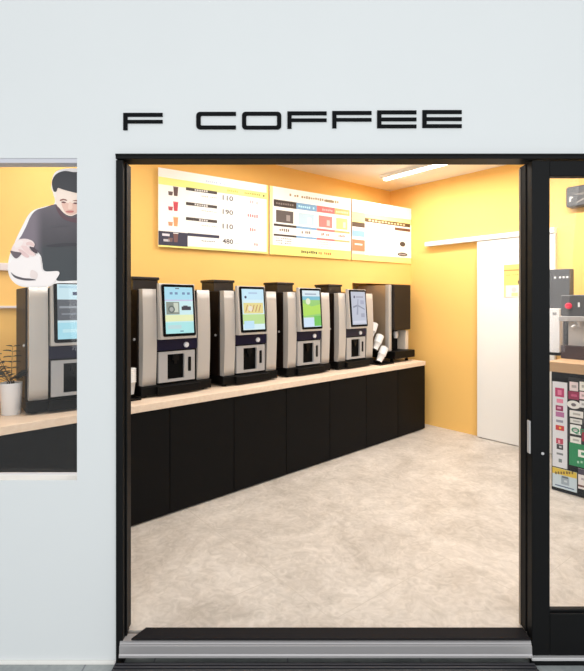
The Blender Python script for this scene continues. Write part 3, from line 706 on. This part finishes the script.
for (px, py, hh, lab) in ((6, 267, 0.055, 'upper pale ledge on the yellow wall behind the window'), (6, 307, 0.018, 'lower thin white ledge on the yellow wall behind the window')):
    u, z = BW.uz(px, py); u1 = BW.u(27)
    tag(MB().box(-0.9, u1-u, -0.035, -0.001, -hh/2, hh/2).build('wall_ledge', mat('ledge_white', rgb(226,214,214), 0.5) if 'ledge_white' not in bpy.data.materials else bpy.data.materials['ledge_white'], loc=BW.pt(u, 0, z), rz=BW.rz, bevel=0.003), lab, 'ledge', 'pale ledges on the yellow wall')

DYY = GY-0.001
pc = thing('person_decal', 'window decal of a man in a dark sweater pouring from a white pitcher', 'window decal', (FX(77, DYY), DYY, FZ(282.5, DYY)))
OX, OZ = FX(77, DYY), FZ(282.5, DYY)
XC = 78.0                                                # the print is trimmed at the frame
def dec(name, pts, c, layer, n=5, parent=None, smooth=True):
    q = spline(pts, n) if smooth else pts
    out = []
    for i_ in range(len(q)):                             # clip to x <= XC
        a, b = q[i_-1], q[i_]
        if (a[0] <= XC) != (b[0] <= XC):
            t_ = (XC-a[0])/(b[0]-a[0]); out.append((XC, a[1]+t_*(b[1]-a[1])))
        if b[0] <= XC: out.append(b)
    poly = [(FX(x, DYY)-OX, FZ(yy, DYY)-OZ) for x, yy in out]
    A = sum(poly[i_-1][0]*poly[i_][1]-poly[i_][0]*poly[i_-1][1] for i_ in range(len(poly)))
    if A < 0: poly = poly[::-1]
    return MB().flat(poly, -0.0006*layer).build(name, ink(*c), parent or pc)
WH = (255,248,244)
dec('white_border', [(56,171.5),(66,168.5),(78,168.5),(90,172),(92,186),(90,206),(110,212),(120,240),(120,283.5),(100,283.5),(77,283.3),(57,283.3),(50,286.4),(40,287.4),(30,287.4),(20,286),(13,281.5),(9,275),(8,266),(9.5,256),(13,247),(17,237),(23,225),(28,215.5),(34,210),(45,206.5),(54,204),(54.5,197),(51.5,188),(52.5,178)], WH, 0)
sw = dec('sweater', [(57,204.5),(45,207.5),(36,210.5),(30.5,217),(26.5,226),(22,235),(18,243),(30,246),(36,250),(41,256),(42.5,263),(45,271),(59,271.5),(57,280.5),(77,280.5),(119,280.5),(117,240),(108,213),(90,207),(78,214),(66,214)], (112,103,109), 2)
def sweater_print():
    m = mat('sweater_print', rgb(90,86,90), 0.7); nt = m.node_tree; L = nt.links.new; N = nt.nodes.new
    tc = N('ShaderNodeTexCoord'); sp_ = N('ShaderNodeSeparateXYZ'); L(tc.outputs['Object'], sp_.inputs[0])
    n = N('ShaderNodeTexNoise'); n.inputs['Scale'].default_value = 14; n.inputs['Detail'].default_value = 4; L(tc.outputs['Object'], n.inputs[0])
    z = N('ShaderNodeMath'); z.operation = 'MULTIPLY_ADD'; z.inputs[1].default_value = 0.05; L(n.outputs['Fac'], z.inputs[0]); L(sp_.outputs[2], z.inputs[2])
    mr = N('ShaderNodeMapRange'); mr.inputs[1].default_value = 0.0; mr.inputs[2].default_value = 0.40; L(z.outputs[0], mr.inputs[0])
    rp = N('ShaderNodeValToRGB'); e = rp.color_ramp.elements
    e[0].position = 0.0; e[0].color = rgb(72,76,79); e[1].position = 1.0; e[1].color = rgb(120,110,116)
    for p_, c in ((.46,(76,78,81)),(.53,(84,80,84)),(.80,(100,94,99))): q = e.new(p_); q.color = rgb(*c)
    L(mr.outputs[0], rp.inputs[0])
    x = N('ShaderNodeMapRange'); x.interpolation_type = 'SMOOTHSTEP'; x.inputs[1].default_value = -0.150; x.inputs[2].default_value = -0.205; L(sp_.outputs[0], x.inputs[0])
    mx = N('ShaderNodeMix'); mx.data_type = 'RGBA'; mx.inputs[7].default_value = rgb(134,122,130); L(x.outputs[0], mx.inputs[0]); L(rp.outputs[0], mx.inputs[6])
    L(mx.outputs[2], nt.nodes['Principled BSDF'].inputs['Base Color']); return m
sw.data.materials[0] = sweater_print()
dec('fold', [(46,246),(56,244),(70,243),(90,243.5),(90,246.5),(70,246),(56,247)], (66,63,68), 5, 4, sw)
dec('fold', [(50,226),(58,224.6),(68,225),(70,226.2),(60,226.4),(52,228)], (92,87,92), 5, 4, sw)
dec('collar', [(56,204.5),(60,209),(65,215.5),(72,218),(82,217),(82,223),(70,221.5),(62,217.5),(57,210)], (104,78,84), 5, 4, sw)
fc = dec('face', [(54,190),(57,187),(63,189),(77,192),(86,190),(86,200),(82,210),(74,215.5),(69,215.8),(64,213),(60,208.5),(57,205),(55.5,199)], (255,232,216), 6)
dec('ear', [(53.2,190),(55.5,189),(57,193),(56.5,198),(54.5,197)], (255,240,228), 7, 4, fc)
dec('cheek_shadow', [(62,203),(70,203.5),(78,203),(82,205),(80,210),(74,214.5),(69,214.8),(65,211.5)], (240,196,178), 7, 4, fc)
dec('nose', [(69.6,202.5),(72,203),(73,208),(71,209.5),(68.6,208.6)], (250,214,196), 8, 4, fc)
dec('mouth', [(66.5,211.3),(70,210.7),(74,211),(73.5,212.6),(70,213),(67,212.5)], (206,128,120), 8, 4, fc)
dec('eyebrow', [(60.5,200),(64,199),(67.5,200.2),(67,201),(64,200.4),(61,201.2)], (150,100,90), 8, 4, fc)
dec('eye', [(61.5,202.3),(64,201.6),(66.5,202.6),(64.4,203.4)], (120,76,74), 8, 4, fc)
dec('eyebrow', [(73,201),(77,200.2),(80,201),(79,202),(76,201.4)], (150,100,90), 8, 4, fc)
dec('eye', [(73.5,203.4),(76,202.6),(79,203.3),(76.5,204.4)], (120,76,74), 8, 4, fc)
dec('hair', [(53.6,190),(52.4,183),(54.5,177),(59,173),(66,171.2),(74,172.4),(84,173),(88,183),(86,193),(78,193.3),(70,191.5),(63,189.6),(58.5,188.2),(57,191.5),(55,192)], (68,67,70), 9)
ar = dec('hand', [(13,247),(18,240.5),(25,238.8),(32,240.5),(35.2,244),(34,247.4),(30.2,246.5),(31,250),(35.5,253.6),(35,256.5),(29,256),(24,254),(18,253),(12,254)], (250,228,222), 9)
dec('finger', [(27,243),(31,241.8),(34.6,244.2),(34,246.6),(30,245.2),(27.4,245.6)], (238,204,198), 10, 4, ar)
dec('finger', [(22,246),(27,246.2),(30.4,249.6),(35,253.8),(34,255.6),(28,253.6),(24,249.6)], (244,212,206), 10, 4, ar)
dec('finger', [(19,249.4),(23,250.2),(28,254.2),(30,257),(27,257.6),(22,254.4)], (234,200,196), 10, 4, ar)
dec('finger_gap', [(30.5,247),(34,247.6),(37.5,250.5),(38,253.5),(35.5,253),(32,250.2)], (88,74,80), 10, 4, ar)
dec('thumb', [(15,244),(20,240.6),(24,241.6),(22,245.4),(17,248)], (252,236,230), 10, 4, ar)
pt = dec('pitcher', [(20,255),(30,255.6),(40,257),(42,265),(44.5,271.3),(59.4,271.8),(57,279),(52,285),(42,286.5),(28,286.2),(18,284),(12,278),(10,269),(12,261)], (253,242,238), 8)
dec('handle_gap', [(11,251),(15,251.6),(22,253),(20.5,256),(17,258.6),(13.5,256)], (112,98,104), 11, 4, pt)
dec('pitcher_edge', [(11.6,272.4),(16,275.6),(24,278),(31,278.6),(37,280),(30,280.6),(23,280),(15.5,277.6)], (92,84,90), 11, 4, pt)
dec('pitcher_shade', [(32,270),(38,273),(37,279),(31,277)], (240,222,216), 10, 4, pt)

# ------------------------------------------------------------------ ceiling lights: one seen fixture, three added out of view to light the room
M_tube = mat('tube_glow', (1.0, 0.97, 0.92, 1), 0.4, emit=9.0)
LD = Vector((0.61, -0.792)); LRZ = math.atan2(LD.y, LD.x)
def fixture(cx, cy, lab, P, L=1.25):
    t_ = thing('ceiling_light', lab, 'ceiling light', (cx, cy, CEIL), LRZ, 'linear ceiling lights')
    MB().xprism([(-0.075,-0.001),(-0.05,-0.035),(0.05,-0.035),(0.075,-0.001)], -L/2, L/2).build('housing', M_white, t_)
    MB().xprism([(-0.025,-0.036),(-0.02,-0.055),(0.02,-0.055),(0.025,-0.036)], -L/2+0.02, L/2-0.02).build('tube', M_tube, t_)
    la = bpy.data.lights.new('lamp', 'AREA'); la.shape = 'RECTANGLE'; la.size = L; la.size_y = 0.16; la.energy = P; la.color = (1.0, 0.975, 0.945)
    lo = bpy.data.objects.new('lamp', la); COL.objects.link(lo); lo.location = (cx, cy, CEIL-0.06); lo.rotation_euler.z = LRZ
p0 = Vector((FX(384, 5.62), 5.62)); c0 = p0+LD*0.62
fixture(c0.x, c0.y, 'bright linear ceiling light near the far corner, in view under the door head', 24)
fixture(0.15, 3.85, 'added unseen linear ceiling light above the middle of the room', 20)
fixture(2.15, 3.75, 'added unseen linear ceiling light above the service counter side', 48)
fixture(-1.25, 3.0, 'added unseen linear ceiling light above the left part of the counter', 19)

# ------------------------------------------------------------------ outside light and camera
wd = bpy.data.worlds.new('World'); SC.world = wd; wd.use_nodes = True
bg = wd.node_tree.nodes['Background']; bg.inputs[0].default_value = (0.94, 0.975, 1.0, 1); bg.inputs[1].default_value = 0.72
la = bpy.data.lights.new('facade_fill', 'AREA'); la.shape = 'RECTANGLE'; la.size = 8; la.size_y = 3; la.energy = 195; la.color = (0.95, 0.985, 1.0)  # added fill light behind the camera, brightens the facade
lo = bpy.data.objects.new('facade_fill', la); COL.objects.link(lo); lo.location = (0.4, -3.2, 2.2); lo.rotation_euler = (math.radians(82), 0, 0)
cam = bpy.data.cameras.new('Camera'); co = bpy.data.objects.new('Camera', cam); COL.objects.link(co)
co.location = (0, 0, CH); co.rotation_euler = (math.radians(90), 0, 0)
cam.sensor_fit = 'HORIZONTAL'; cam.sensor_width = 36.0; cam.lens = 36.0*F/584.0
cam.shift_x = 0.0; cam.shift_y = (HY-335.5)/584.0; cam.clip_start = 0.05; cam.clip_end = 60
SC.camera = co
SC.view_settings.view_transform = 'Standard'; SC.view_settings.look = 'None'; SC.view_settings.exposure = 0.0; SC.view_settings.gamma = 1.0
